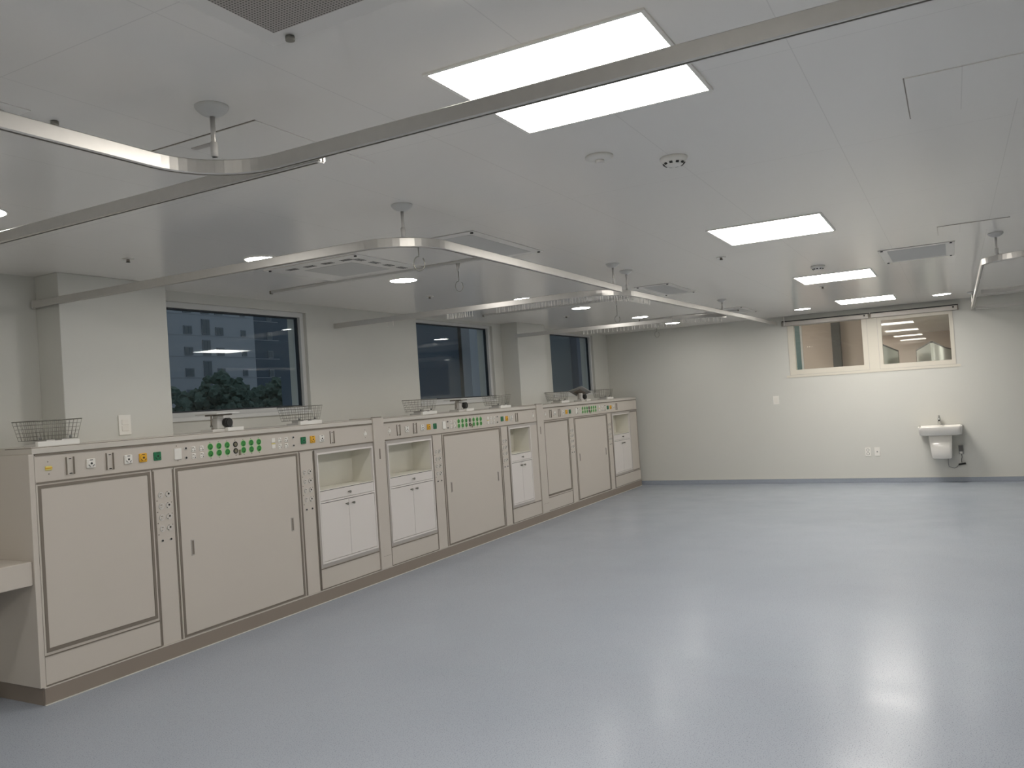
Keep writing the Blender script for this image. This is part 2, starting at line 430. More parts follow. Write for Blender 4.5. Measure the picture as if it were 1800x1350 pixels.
def euro_socket(mb, x, z, dark):
    y = FY-.001
    mb.cyl((x, y+.002, z), (x, y-.004, z), .019, M['pale'], n=20)
    mb.cyl((x, y-.004, z), (x, y-.0045, z), .014, M['top'], n=20)
    if dark:
        mb.cyl((x+.002, y-.0045, z+.002), (x+.002, y-.0055, z+.002), .0065, M['dark'], n=10)
        mb.cyl((x-.012, y-.0045, z-.012), (x-.012, y-.0055, z-.012), .0028, M['dark'], n=8)
        mb.box((x-.012, y-.0055, z+.0135), (x-.003, y-.004, z+.0175), M['trim'])
    else:
        mb.box((x-.010, y-.0055, z+.006), (x+.004, y-.004, z+.0105), M['trim'])
        mb.cyl((x-.007, y-.0045, z-.009), (x-.007, y-.0055, z-.009), .0028, M['trim'], n=8)

def socket_column(x0, x1, lab):
    t = thing('socket_column', ((x0+x1)/2, FY+.1, .1), lab, 'socket panel', 'narrow socket columns of the service counter')
    c = MB(); carcass(c, x0, x1, .1, 1.205); c.build('carcass', t)
    MB().box((x0, FY, .1), (x1, FY+.018, 1.205), P).build('panel', t)
    f = MB(); strip(f, x0+.001, x0+.009, .103, 1.196); strip(f, x1-.009, x1-.001, .103, 1.196); f.build('edge_trim', t, 'pair of thin grey strips')
    xm = (x0+x1)/2
    for r in range(4):
        z = 1.041-.071*r
        for dx, dk in ((-.026, 0), (.028, 1)):
            m = MB(); euro_socket(m, xm+dx, z, dk); m.build('power_socket', t, 'round socket with a dark centre' if dk else 'round pale socket')
        for sx, sz, sr in ((-.055, -.034, .004), (.052, .016, .003)): MB().cyl((xm+sx, FY+.001, z+sz), (xm+sx, FY-.002, z+sz), sr, M['trim'], n=8).build('screw', t)
    for dx in (-.032, .032):
        MB().cyl((xm+dx, FY+.001, .753), (xm+dx, FY-.004, .753), .0095, M['pale'], n=14).cyl((xm+dx, FY-.004, .753), (xm+dx, FY-.006, .753), .007, M['dark'], n=14).build('earth_terminal', t, 'small black round terminal')
    return t

def gas_outlet(x, z, m, parent, lab, pale=False):
    b = MB(); y = FY; s = .0275
    b.box((x-s, y-.009, z-s), (x+s, y+.001, z+s), m, .005, 3)
    b.cyl((x, y-.009, z), (x, y-.011, z), .022, m, n=24)
    D = M['dark'] if not pale else M['trim']
    b.cyl((x, y-.011, z), (x, y-.0125, z), .0062, D, n=14)
    b.box((x-.009, y-.0125, z+.0185), (x+.008, y-.0095, z+.0225), D)
    for a0, a1 in ((200, 255), (285, 335)):
        b.ring((x, y-.0112, z), (0, -1, 0), .018, .0018, D, n=8, k=5, a0=a0*pi/180, a1=a1*pi/180)
    b.build('gas_outlet', parent, lab)

def bracket(x, z, parent):
    b = MB(); y = FY; m = M['trimlight']
    b.box((x-.025, y-.002, z-.05), (x+.025, y+.001, z+.05), P)
    b.box((x-.025, y-.008, z-.05), (x-.022, y-.002, z+.05), T); b.box((x+.019, y-.009, z-.05), (x+.025, y-.002, z+.05), T)
    b.box((x-.018, y-.006, z-.048), (x-.008, y-.001, z+.05), M['top'])
    b.box((x-.006, y-.005, z+.037), (x+.008, y-.001, z+.042), M['dark']); b.box((x-.006, y-.005, z-.046), (x+.01, y-.001, z-.041), M['dark'])
    b.build('rail_bracket', parent, 'upright grey channel for hanging equipment')

def small_hole(x, z, parent):
    MB().cyl((x, FY+.001, z), (x, FY-.004, z), .011, M['pale'], n=14).cyl((x, FY-.004, z), (x, FY-.006, z), .0072, M['dark'], n=14).build('earth_terminal', parent, 'small black round terminal')

def data_outlet(x, z, parent, up):
    b = MB(); y = FY
    b.box((x-.017, y-.004, z-.018), (x+.017, y+.001, z+.018), M['plastic'], .004)
    b.box((x-.012, y-.0055, z+.006), (x+.002, y-.003, z+.011), M['trim']); b.cyl((x+.007, y-.004, z+.0), (x+.007, y-.0055, z), .003, M['trim'], n=8)
    b.cyl((x+.008, y-.004, z-.011), (x+.008, y-.0055, z-.011), .0035, M['dark'], n=8); b.cyl((x-.008, y-.004, z-.009), (x-.008, y-.0055, z-.009), .0026, M['trim'], n=8)
    b.build('data_outlet', parent, 'small white double outlet')

def fascia(x0, x1, xs, lab, first):
    """xs: small, bracket, white, bracket, white, yellow, green, switch, dots, outlets(2), green0, green step, pale, outlets(2), dots, green, yellow, white, bracket, small"""
    t = thing('service_fascia', ((x0+x1)/2, FY+.1, 1.205), lab, 'service panel', 'socket fascias along the counter')
    MB().box((x0, FY, 1.206), (x1, FY+.24, 1.365), P, .001).build('fascia_board', t)
    f = MB(); strip(f, x0+.004, x1-.004, 1.2055, 1.215, .004); strip(f, x0+.004, x1-.004, 1.36, 1.3705, .004); f.build('edge_trim', t, 'long grey strips above and below')
    z = 1.289; wh, ye, gr = M['plastic'], M['yellow'], M['green']
    (s0, b0, w0, b1, w1, y0, g0, sw, d0, o0, o1, gs, st, pl, o2, o3, d1, g1, y1, w2, b2, s1) = xs
    def small(x, yellow):
        b = MB().box((x-.02, FY-.004, z-.014), (x+.02, FY+.001, z+.01), M['paleyellow'] if yellow else wh, .003)
        if yellow: b.box((x-.02, FY-.006, z-.004), (x+.02, FY-.003, z+.002), M['yellow'])
        else: b.box((x-.008, FY-.006, z-.003), (x+.008, FY-.003, z+.02), wh)
        for sx, sz in ((-.002, .034), (.001, -.034)): MB().cyl((x+sx, FY+.001, z+sz), (x+sx, FY-.002, z+sz), .0035, T, n=8).build('screw', t)
        b.build('call_point', t, 'small plate with a yellow bar' if yellow else 'small white button plate')
    if s0: small(s0, first)
    if s1: small(s1, False)
    for x in (b0, b1, b2):
        if x: bracket(x, z, t)
    for x in (w0, w1, w2):
        if x: gas_outlet(x, z, wh, t, 'white square outlet')
    gas_outlet(y0, z, ye, t, 'yellow square outlet'); gas_outlet(y1, z, ye, t, 'yellow square outlet')
    gas_outlet(g0, z, gr, t, 'dark green square outlet'); gas_outlet(g1, z, gr, t, 'dark green square outlet')
    MB().box((sw-.028, FY-.008, z-.037), (sw+.028, FY+.001, z+.037), M['plastic'], .004).build('switch', t, 'white rocker plate')
    for sx, sz in ((-.006, .052), (0, -.044)): MB().cyl((sw+sx, FY+.001, z+sz), (sw+sx, FY-.002, z+sz), .0035, T, n=8).build('screw', t)
    for x in (d0, d1):
        for dz in (.031, -.031): small_hole(x, z+dz, t)
    for x in (o0, o1, o2, o3):
        for dz in (.021, -.025): data_outlet(x, z+dz, t, 0)
    for dz in (.025, -.022):
        MB().box((pl-.018, FY-.004, z+dz-.016), (pl+.018, FY+.001, z+dz+.016), M['plastic'], .004).build('blank_plate', t)
    MB().box((pl-.018, FY-.003, z-.004), (pl+.018, FY+.001, z+.003), M['paleyellow']).build('colour_tag', t, 'pale yellow stripe')
    for k in range(7):
        x = gs+st*k
        for zz in (1.313, 1.2665):
            b = MB()
            if k == 3:
                b.cyl((x, FY+.001, zz), (x, FY-.005, zz), .0195, M['black'], n=24).cyl((x, FY-.005, zz), (x, FY-.006, zz), .012, M['greytag'], n=20)
                b.build('round_socket', t, 'black round socket')
            else:
                b.ring((x, FY-.002, zz), (0, -1, 0), .0225, .0022, M['rimgreen'], n=24, k=6)
                b.cyl((x, FY+.001, zz), (x, FY-.003, zz), .0225, M['sockgreen'], n=28)
                b.ring((x, FY-.003, zz), (0, -1, 0), .0155, .0018, M['green'], n=24, k=5)
                b.cyl((x+.003, FY-.003, zz-.011), (x+.003, FY-.0045, zz-.011), .0045, M['dark'], n=10)
                b.cyl((x-.004, FY-.003, zz+.008), (x-.004, FY-.0045, zz+.008), .0025, M['green'], n=8)
                b.build('round_socket', t, 'green round socket')
        for sx, sz in ((-.001, 1.342), (.003, 1.236)): MB().cyl((x+sx, FY+.001, sz), (x+sx, FY-.002, sz), .0032, T, n=8).build('screw', t)
    kx = gs+st*3.52
    MB().box((kx-.009, FY-.004, 1.233), (kx+.009, FY+.001, 1.272), M['greytag'], .001).build('key_tag', t, 'small olive tag')
    return t

fascia(2.705, 5.675, (2.782, 2.908, 3.035, 3.158, 3.281, 3.385, 3.489, 3.645, 3.710, 3.772, 3.839, 3.912, .0734, 4.497, 4.562, 4.630, 4.705, 4.812, 4.916, 5.021, 5.147, 5.573), 'long beige socket fascia nearest the camera, with one yellow-barred plate at its left end', True)
fascia(5.83, 8.84, (5.917, 6.050, 6.179, 6.309, 6.429, 6.536, 6.643, 6.805, 6.874, 6.938, 7.003, 7.081, .0738, 7.677, 7.748, 7.812, 7.883, 7.990, 8.097, 8.202, 8.333, 8.758), 'beige socket fascia in the middle of the counter between the two joint covers', False)
fascia(9.02, 12.385, (9.092, 9.237, 9.353, 9.494, 9.61, 9.717, 9.825, 10.032, 10.075, 10.125, 10.19, 10.251, .0762, 10.85, 10.92, 10.985, 11.058, 11.166, 11.275, 11.385, 11.511, None), 'beige socket fascia at the far end of the counter, nearest the far wall', False)

blank_panel(2.705, 3.44, 'narrow framed beige panel at the left end of the counter', low=True)
socket_column(3.448, 3.602, 'first socket column from the left, between narrow and wide panels')
blank_panel(3.608, 4.75, 'wide beige panel with two grey pulls, nearest the camera', handle=True, low=False)
socket_column(4.757, 4.915, 'second socket column from the left, beside the first niche cabinet')
storage(4.92, 5.667, 'white niche cabinet left of the first joint cover')
storage(5.838, 6.576, 'white niche cabinet right of the first joint cover')
socket_column(6.582, 6.755, 'third socket column from the left, right of the second niche cabinet')
blank_panel(6.762, 7.93, 'wide beige panel with two grey pulls in the middle of the counter', handle=True, low=False)
socket_column(7.937, 8.10, 'fourth socket column from the left, beside the narrow niche cabinet')
storage(8.105, 8.665, 'narrow white niche cabinet beside the second joint cover', wing=.17)
blank_panel(9.022, 9.755, 'narrow framed beige panel right of the second joint cover', low=True)
socket_column(9.762, 9.94, 'fifth socket column from the left, beyond the second joint cover')
blank_panel(9.947, 11.1, 'wide beige panel with two grey pulls, farthest from the camera', handle=True, low=False)
socket_column(11.107, 11.28, 'sixth and farthest socket column, before the last niche cabinet')
storage(11.285, 12.035, 'farthest white niche cabinet at the right end of the counter', wing=.35)

for a, b, lab in ((5.676, 5.826, 'tall beige joint cover between first and second counter sections'), (8.842, 9.016, 'tall beige joint cover between second and third counter sections')):
    t = thing('joint_cover', ((a+b)/2, FY, .1), lab, 'panel', 'upright covers of the counter joints')
    MB().box((a, FY-.012, .1), (b, FY+.25, 1.418), P, .0015).build('cover', t)
    MB().box((a+.012, FY-.014, 1.416), (b-.03, FY+.02, 1.424), T).build('top_shadow_strip', t, 'dark strip painted for the shadow line on top')  # dark strip paints the shadow line along the top of the cover
    MB().box((a+.062, FY-.0145, 1.055), (a+.076, FY-.011, 1.145), T).build('slot', t, 'small dark upright slot')
    MB().box((a+.035, FY-.0128, .207), (b-.005, FY-.011, .209), T).build('seam', t)

for a, b, lab in ((2.692, 5.675, 'worktop slab of the nearest counter section'), (5.828, 8.84, 'worktop slab of the middle counter section'), (9.018, 12.39, 'worktop slab of the farthest counter section')):
    mb = MB(); mb.box((a, FY-.002, 1.3715), (b, YP-.003, 1.4035), M['top'], .003); mb.box((a, FY+.008, 1.402), (b, YP-.003, 1.4065), T)  # thin trim-coloured strip paints the shadow of the front lip
    tag(mb.box((a, FY+.006, 1.406), (b, YP-.003, ZT), M['top'], .002).build('worktop'), lab+', pale with a narrow front edge', 'worktop', 'worktops of the service counter')
tag(MB().box((2.692, FY-.004, 0), (12.395, YP, .094), M['plinth']).box((2.69, FY-.006, .093), (12.395, YP, .099), M['top']).box((2.69, FY-.010, 0), (12.395, FY, .005), M['wall']).box((2.69, FY+.01, 0), (2.72, YW-.002, .094), M['plinth']).build('plinth'),
    'long grey brown plinth along the foot of the counter', 'plinth')
tag(MB().box((2.672, FY-.001, .099), (2.703, YW-.004, 1.372), P, .002).build('end_panel'), 'tall beige end panel closing the left end of the counter', 'panel')
tag(MB().box((2.705, YP-.003, 1.36), (3.055, YW-.003, ZT), M['top']).box((3.835, YP-.003, 1.36), (8.965, YW-.003, ZT), M['top']).box((9.755, YP-.003, 1.36), (12.5, YW-.003, ZT), M['top']).build('ledge'), 'pale ledge behind the worktops, running under the windows', 'ledge')

# low desk at the left edge of the picture
t = thing('wall_desk', (2.0, 4.6, 0), 'low beige desk shelf butting against the left end of the counter', 'desk')
MB().box((1.0, FY+.012, .66), (2.67, YW-.002, .79), P, .004).build('top', t)
MB().box((1.0, FY+.05, 0), (1.03, YW-.01, .66), P).build('side_support', t)
MB().box((1.03, YW-.03, .0), (2.67, YW-.004, .66), M['wall']).build('back_panel', t)

# ------------------------------------------------------------------ wire baskets and equipment mounts on the worktop
def basket(x):
    """centre x of the basket; white clamp under its right part"""
    t = thing('wire_basket', (x, 4.56, ZT), 'x', 'basket', 'wire baskets clamped along the worktop')
    w2, d0, d1 = .118, 4.51, 4.69; z0, z1 = 1.445, 1.555
    r = M['steel']
    rim = MB()
    a = [(x-w2-.02, d0-.02, z1), (x+w2+.02, d0-.02, z1), (x+w2+.02, d1+.02, z1), (x-w2-.02, d1+.02, z1)]
    rim.tube(a+[a[0]], .0028, r, 6).build('rim', t)
    wi = MB()
    def loop(f, z):
        e = .02*f
        p = [(x-w2-e, d0-.02*f, z), (x+w2+e, d0-.02*f, z), (x+w2+e, d1+.02*f, z), (x-w2-e, d1+.02*f, z)]
        wi.tube(p+[p[0]], .0014, r, 5)
    for k in range(5): loop(.8*k/5, z0+(z1-z0)*k/5)
    n = 11
    for k in range(n+1):
        u = k/n*2-1
        for yy, s in ((d0, -1), (d1, 1)):
            wi.tube([(x+u*w2, yy, z0), (x+u*(w2+.02), yy+s*.02, z1)], .0012, r, 4)
    for k in range(7):
        u = k/6
        for s in (-1, 1):
            wi.tube([(x+s*w2, d0+(d1-d0)*u, z0), (x+s*(w2+.02), d0-.02+(d1-d0+.04)*u, z1)], .0012, r, 4)
        wi.tube([(x-w2, d0+(d1-d0)*u, z0), (x+w2, d0+(d1-d0)*u, z0)], .0012, r, 4)
    for k in range(0, n+1, 2):
        u = k/n*2-1
        wi.tube([(x+u*w2, d0, z0), (x+u*w2, d1, z0)], .0012, r, 4)
    wi.build('wire_mesh', t)
    MB().box((x-.138, 4.475, ZT), (x+.108, 4.50, 1.438), M['plastic'], .002).build('clamp_bar', t, 'white mounting bar')
    MB().box((x-.12, 4.50, ZT), (x+.10, 4.64, 1.425), M['pale'], .002).box((x-.07, 4.505, 1.425), (x-.02, 4.63, 1.444), M['pale'], .002).box((x+.02, 4.505, 1.425), (x+.07, 4.63, 1.444), M['pale'], .002).build('base_plate', t)
    for s in (-1, 1):
        MB().cyl((x+.09*s, 4.53, 1.447), (x+.09*s, 4.53, 1.462), .008, M['greyplastic'], n=10).build('clip', t)
    return t
b0 = basket(2.873)
b0['label'] = 'wire basket at the left end of the counter, beside the pier'
for x, lab in ((4.942, 'wire basket under the right end of the first window'), (6.605, 'wire basket under the left edge of the second window, over the second niche cabinet'),
               (8.13, 'wire basket before the second pier, right of the second equipment mount'), (9.75, 'wire basket left of the tilted mount, under the third window'), (11.34, 'farthest wire basket, right of the tilted mount')):
    dup(b0, (x, 4.56, ZT), lab)
t = tag(MB().box((6.56, 4.53, 1.4475), (6.68, 4.60, 1.469), M['plastic'], .002).build('carton'), 'small white carton lying inside the basket under the second window', 'box')

def mount(x, lab, tilt):
    t = thing('equipment_mount', (x, 4.56, ZT), lab, 'equipment mount', 'equipment mounts clamped to the worktop')
    MB().box((x-.02, 4.472, ZT), (x+.125, 4.50, 1.434), M['plastic'], .002).build('clamp_bar', t, 'white mounting bar')
    MB().box((x-.13, 4.50, ZT), (x+.115, 4.62, 1.428), M['pale'], .002).build('base_plate', t)
    MB().box((x-.055, 4.535, 1.428), (x+.015, 4.60, 1.505), M['pale'], .006).box((x-.045, 4.54, 1.505), (x+.01, 4.59, 1.521), M['plastic'], .004).box((x-.018, 4.53, 1.43), (x+.02, 4.6, 1.45), M['plastic'], .003).build('column', t)
    MB().cyl((x-.085, 4.56, 1.452), (x-.083, 4.56, 1.525), .0055, M['trim'], n=12).cyl((x-.085, 4.56, 1.444), (x-.085, 4.56, 1.456), .009, M['steel'], n=12).cyl((x-.10, 4.53, 1.428), (x-.10, 4.53, 1.437), .009, M['trim'], n=10).build('lever', t)
    MB().cyl((x+.02, 4.535, 1.469), (x+.02, 4.50, 1.469), .033, M['black'], n=28).cyl((x+.02, 4.50, 1.469), (x+.02, 4.494, 1.469), .026, M['black'], n=28).build('tightening_knob', t, 'round black knob')
    MB().cyl((x+.085, 4.55, 1.428), (x+.085, 4.55, 1.452), .01, M['greyplastic'], n=10).build('stop_pin', t)
    p = MB()
    if tilt:
        p.obox((x-.02, 4.565, 1.545), (.33, .2, .012), Matrix.Rotation(.26, 3, 'Y') @ Matrix.Rotation(-.30, 3, 'X'), M['greyplastic'])
        p.obox((x-.02, 4.568, 1.535), (.2, .1, .012), Matrix.Rotation(.26, 3, 'Y') @ Matrix.Rotation(-.30, 3, 'X'), M['trim'])
    else:
        p.box((x-.10, 4.485, 1.531), (x+.11, 4.70, 1.541), M['dome'], .003); p.box((x-.06, 4.51, 1.521), (x+.06, 4.65, 1.531), M['trim'], .002)
    p.build('tray_plate', t, 'flat grey plate')
mount(4.10, 'level equipment mount with black knob under the first window', 0)
mount(7.285, 'level equipment mount with black knob under the second window', 0)
mount(10.45, 'tilted equipment mount with black knob under the third window', 1)

# ------------------------------------------------------------------ wall plates
def plate(c, nx, label, kind, cat, w=.074, h=.12):
    """plate on the far wall (nx='x') or on a pier (nx='y')"""
    t = thing(kind, c, label, cat)
    def bx(u0, v0, u1, v1, d0, d1, m, bev=0.):
        b = MB()
        if nx == 'x': b.box((c[0]-d1, c[1]+u0, c[2]+v0), (c[0]-d0, c[1]+u1, c[2]+v1), m, bev)
        else: b.box((c[0]+u0, c[1]-d1, c[2]+v0), (c[0]+u1, c[1]-d0, c[2]+v1), m, bev)
        return b
    bx(-w/2, -h/2, w/2, h/2, 0, .008, M['plastic'], .002).build('plate', t)
    return t, bx
t, bx = plate((3.455, YP, 1.50), 'y', 'white double wall switch on the pier left of the first window', 'wall_switch', 'switch', .088, .128)
for v in (.018, -.022): bx(-.024, v-.018, .024, v+.018, .008, .012, M['ceramic'], .002).build('rocker', t)
t, bx = plate((XF, 2.335, 1.23), 'x', 'small white wall switch on the far wall, left of the corridor windows', 'wall_switch', 'switch', .085, .125)
for v in (.02, -.02): bx(-.024, v-.018, .024, v+.018, .008, .012, M['ceramic'], .002).build('rocker', t)
t, bx = plate((XF, 1.135, .43), 'x', 'white double socket low on the far wall, left of the two plates', 'wall_socket', 'socket')
for v in (.026, -.026):
    m = MB().cyl((XF-.008, 1.135, .43+v), (XF-.0095, 1.135, .43+v), .021, M['greyplastic'], n=20)
    m.cyl((XF-.0095, 1.135, .43+v), (XF-.011, 1.135, .43+v), .014, M['plastic'], n=20).build('socket_face', t, 'round grey rimmed socket')
t, bx = plate((XF, 1.015, .43), 'x', 'white aerial plate low on the far wall, right of the two plates', 'wall_outlet', 'socket')
MB().cyl((XF-.008, 1.015, .43), (XF-.02, 1.015, .43), .009, M['greyplastic'], n=14).build('aerial_jack', t, 'small grey jack')

# ------------------------------------------------------------------ washbasin on the far wall
t = thing('washbasin', (12.3, .205, .33), 'white wall-hung ceramic washbasin with half pedestal on the far wall', 'washbasin')
bm = bmesh.new()
mb = MB(); C = M['ceramic']
x0, x1, ya, yb, zt, zb = 12.10, XF, -.055, .47, .775, .652
# outer skin tapering down, rim and bowl
def rect(bm_, xa, xb, y0_, y1_, z, r):
    vs = []
    for cx, cy, a0 in ((xb-.001, y1_-r, 0), (xa+r, y1_-r, 90), (xa+r, y0_+r, 180), (xb-.001, y0_+r, 270)):
        for k in range(5):
            a = (a0+22.5*k)*pi/180; rx = r if cx < xb-.01 else .0005
            vs.append(bm_.verts.new((cx+rx*cos(a), cy+r*sin(a), z)))
    return vs
rings = [rect(mb.bm, x0+.05, x1, ya+.04, yb-.04, zb, .05), rect(mb.bm, x0+.018, x1, ya+.012, yb-.012, zb+.012, .05), rect(mb.bm, x0+.004, x1, ya+.002, yb-.002, zt-.02, .045), rect(mb.bm, x0, x1, ya, yb, zt-.004, .045),
         rect(mb.bm, x0+.006, x1, ya+.006, yb-.006, zt, .04), rect(mb.bm, x0+.03, x1-.13, ya+.03, yb-.03, zt-.002, .04), rect(mb.bm, x0+.06, x1-.16, ya+.07, yb-.07, zt-.08, .04)]
ii = mb.mi(C)
for a, b in zip(rings, rings[1:]):
    n = len(a)
    for k in range(n):
        f = mb.bm.faces.new((a[k], a[(k+1) % n], b[(k+1) % n], b[k])); f.material_index = ii; f.smooth = True
mb.bm.faces.new(rings[0]).material_index = ii; mb.bm.faces.new(rings[-1]).material_index = ii
mb.build('basin', t)
mb = MB(); ii = mb.mi(C)
rings = [rect(mb.bm, 12.24, XF, .105, .315, .335, .03), rect(mb.bm, 12.225, XF, .09, .33, .35, .035), rect(mb.bm, 12.17, XF, .075, .355, .655, .04)]
for a, b in zip(rings, rings[1:]):
    n = len(a)
    for k in range(n):
        f = mb.bm.faces.new((a[k], a[(k+1) % n], b[(k+1) % n], b[k])); f.material_index = ii; f.smooth = True
mb.bm.faces.new(rings[0]).material_index = ii; mb.bm.faces.new(rings[-1]).material_index = ii
mb.build('half_pedestal', t)
fa = MB().cyl((12.44, .215, .775), (12.44, .215, .875), .022, M['chrome'], .018)
fa.tube([(12.44, .215, .86), (12.40, .215, .868), (12.34, .215, .862), (12.315, .215, .842)], .014, M['chrome'], 12)
fa.box((12.42, .203, .875), (12.46, .227, .905), M['chrome'], .004).box((12.375, .204, .893), (12.455, .226, .907), M['chrome'], .004)
fb = fa.build('faucet', t, 'chrome sensor tap')
MB().cyl((12.312, .215, .835), (12.312, .215, .842), .011, M['dark']).build('spout_opening', fb)
t = thing('wall_mounted_sensor', (XF-.02, -.02, .37), 'small grey sensor box with cable on the wall, right of the washbasin pedestal', 'control box')
MB().box((XF-.035, -.047, .372), (XF, .013, .49), M['greyplastic'], .004).box((XF-.037, -.042, .41), (XF-.034, .008, .485), M['slate']).build('housing', t)
MB().box((XF-.042, -.03, .378), (XF-.034, .0, .405), M['plastic'], .002).build('indicator', t, 'small white window')
MB().tube([(XF-.02, -.02, .372), (XF-.02, -.022, .33), (XF-.02, -.012, .29), (XF-.02, -.016, .255)], .004, M['black'], 6).tube([(XF-.02, .02, .235), (XF-.02, .045, .20), (XF-.02, .075, .185), (XF-.02, .14, .205), (XF-.02, .145, .25), (XF-.02, .142, .34)], .0045, M['greyplastic'], 6).build('cable', t, 'thin grey and black cable')
MB().tube([(XF-.02, .025, .232), (XF-.02, -.06, .246)], .012, M['black'], 8).build('plug', t, 'black inline plug')

# ------------------------------------------------------------------ ceiling lamps
def lamp(cx, cy, lab):
    h = .322
    t = thing('ceiling_lamp', (cx, cy, ZC), lab, 'lamp', 'square ceiling lamps')
    f = MB(); e = .012
    f.box((cx-h-e, cy-h-e, ZC-.006), (cx+h+e, cy-h, ZC), M['plastic']); f.box((cx-h-e, cy+h, ZC-.006), (cx+h+e, cy+h+e, ZC), M['plastic'])
    f.box((cx-h-e, cy-h, ZC-.006), (cx-h, cy+h, ZC), M['plastic']); f.box((cx+h, cy-h, ZC-.006), (cx+h+e, cy+h, ZC), M['plastic']); f.build('frame', t)
    MB().box((cx-h, cy-h, ZC-.004), (cx+h, cy+h, ZC), M['lamp']).build('diffuser', t, 'lit white diffuser')
    return t
l0 = lamp(2.292, .949, 'large bright square ceiling lamp nearest the camera, crossed by a curtain track')
for (cx, cy), lab in (((5.30, .938), 'second bright square ceiling lamp from the camera'), ((8.235, .915), 'third square ceiling lamp from the camera'), ((11.1, .902), 'farthest square ceiling lamp, before the corridor windows'),
                      ((-.7, .95), 'square ceiling lamp behind the camera'), ((-3.2, .95), 'square ceiling lamp near the back wall')):
    dup(l0, (cx, cy, ZC), lab)
def downlight(cx, cy, lab):
    t = thing('downlight', (cx, cy, ZC), lab, 'lamp', 'round ceiling downlights')
    MB().ring((cx, cy, ZC-.001), (0, 0, 1), .104, .006, M['plastic'], n=32, k=6).build('ring', t)
    MB().cyl((cx, cy, ZC), (cx, cy, ZC-.005), .098, M['dlamp'], n=32).build('diffuser', t, 'lit round diffuser')
    return t
d0 = downlight(3.66, 3.636, 'round downlight nearest the camera, half hidden by a curtain track')
for (cx, cy), lab in (((5.042, 3.588), 'large round downlight under the air conditioner, above the first window'), ((6.942, 3.548), 'round downlight touching the second curtain track, third from the left'),
                      ((8.257, 3.536), 'round downlight just beyond the second curtain track, fourth from the left'), ((10.07, 3.498), 'fifth round downlight from the left, before the third window'), ((11.532, 3.523), 'round downlight above the third curtain track, sixth from the left'),
                      ((11.49, 1.717), 'round downlight before the left corridor window'), ((11.48, .068), 'round downlight before the right end of the corridor windows'),
                      ((2.0, 3.6), 'round downlight left of the picture over the desk'), ((.3, 3.6), 'round downlight over the left wall behind the camera'),
                      ((3.6, -1.6), 'round downlight over the right bay, near'), ((6.9, -1.6), 'round downlight over the right bay, middle'), ((.2, -1.6), 'round downlight over the right bay, beside the camera')):
    dup(d0, (cx, cy, ZC), lab)

# ------------------------------------------------------------------ ceiling fittings
def sprinkler(cx, cy, lab):
    t = thing('ceiling_sprinkler', (cx, cy, ZC-.03), lab, 'sprinkler', 'ceiling sprinklers')
    MB().cyl((cx, cy, ZC), (cx, cy, ZC-.004), .034, M['plastic'], n=24).build('rosette', t)
    MB().cyl((cx, cy, ZC-.004), (cx, cy, ZC-.018), .009, M['trim'], n=14).cyl((cx, cy, ZC-.018), (cx, cy, ZC-.02), .012, M['dark'], n=16).build('head', t, 'small dark head')
    return t
s0 = sprinkler(3.10, 4.12, 'sprinkler near the first pier at the left')
for (cx, cy), lab in (((6.0, 4.0), 'sprinkler above the second window'), ((8.95, 4.03), 'sprinkler above the third window'), ((6.10, 1.46), 'sprinkler beside the second square lamp'), ((8.98, 1.13), 'sprinkler beyond the third square lamp')):
    dup(s0, (cx, cy, ZC-.03), lab)
# round detectors
t = thing('heat_detector', (3.07, 1.19, ZC-.03), 'flat round white detector between nearest lamp and curtain track', 'detector')
MB().lathe((3.07, 1.19, ZC), [(.056, 0), (.056, -.008), (.045, -.014), (.02, -.016)], M['plastic']).build('body', t)
MB().lathe((3.07, 1.19, ZC), [(.018, -.015), (.018, -.024), (.01, -.028)], M['pale'], 16).build('sensor', t)
def smoke(cx, cy, lab):
    t = thing('smoke_detector', (cx, cy, ZC-.05), lab, 'detector', 'smoke detectors')
    MB().lathe((cx, cy, ZC), [(.056, 0), (.056, -.008), (.05, -.018), (.032, -.032), (.012, -.034)], M['plastic']).build('body', t)
    for k in range(10):
        a = pi+(k-1)*2*pi/10
        MB().obox((cx+.041*cos(a), cy+.041*sin(a), ZC-.0255), (.006, .012, .009), Matrix.Rotation(a, 3, 'Z') @ Matrix.Rotation(.72, 3, 'Y'), M['dark']).build('slot', t, 'dark square opening')
    return t
k0 = smoke(3.30, .955, 'domed smoke detector with dark openings, beyond nearest lamp')
dup(k0, (7.3, .945, ZC-.05), 'domed smoke detector between second and third lamps')

# perforated return grille at the top edge
t = thing('ceiling_grille', (1.05, 1.06, ZC-.01), 'perforated metal ceiling grille at the top left edge of the picture', 'vent')
ga, gb, gc, gd = .60, 1.52, .70, 1.425
f = MB(); e = .055
f.box((ga-e, gc-e, ZC-.003), (gb+e, gc, ZC), M['vent']); f.box((ga-e, gd, ZC-.003), (gb+e, gd+e, ZC), M['vent']); f.box((ga-e, gc, ZC-.003), (ga, gd, ZC), M['vent']); f.box((gb, gc, ZC-.003), (gb+e, gd, ZC), M['vent'])
f.build('frame', t)
MB().box((ga, gc, ZC-.004), (gb, gd, ZC), M['perf']).build('perforated_sheet', t, 'grey sheet full of small holes')
for p in ((gb+.035, gd-.02), (ga-.03, gd-.02)):
    MB().cyl((p[0], p[1], ZC-.006), (p[0], p[1], ZC-.016), .012, M['steel'], n=14).build('fixing_knob', t, 'small metal knob')
t = thing('ceiling_grille', (1.2, 2.85, ZC-.01), 'ceiling grille at the left edge of the picture, above the curved track', 'vent')
MB().box((.75, 2.35, ZC-.003), (1.47, 3.0, ZC), M['vent']).build('frame', t)
MB().box((.80, 2.40, ZC-.008), (1.42, 2.95, ZC-.005), M['perf']).build('perforated_sheet', t)
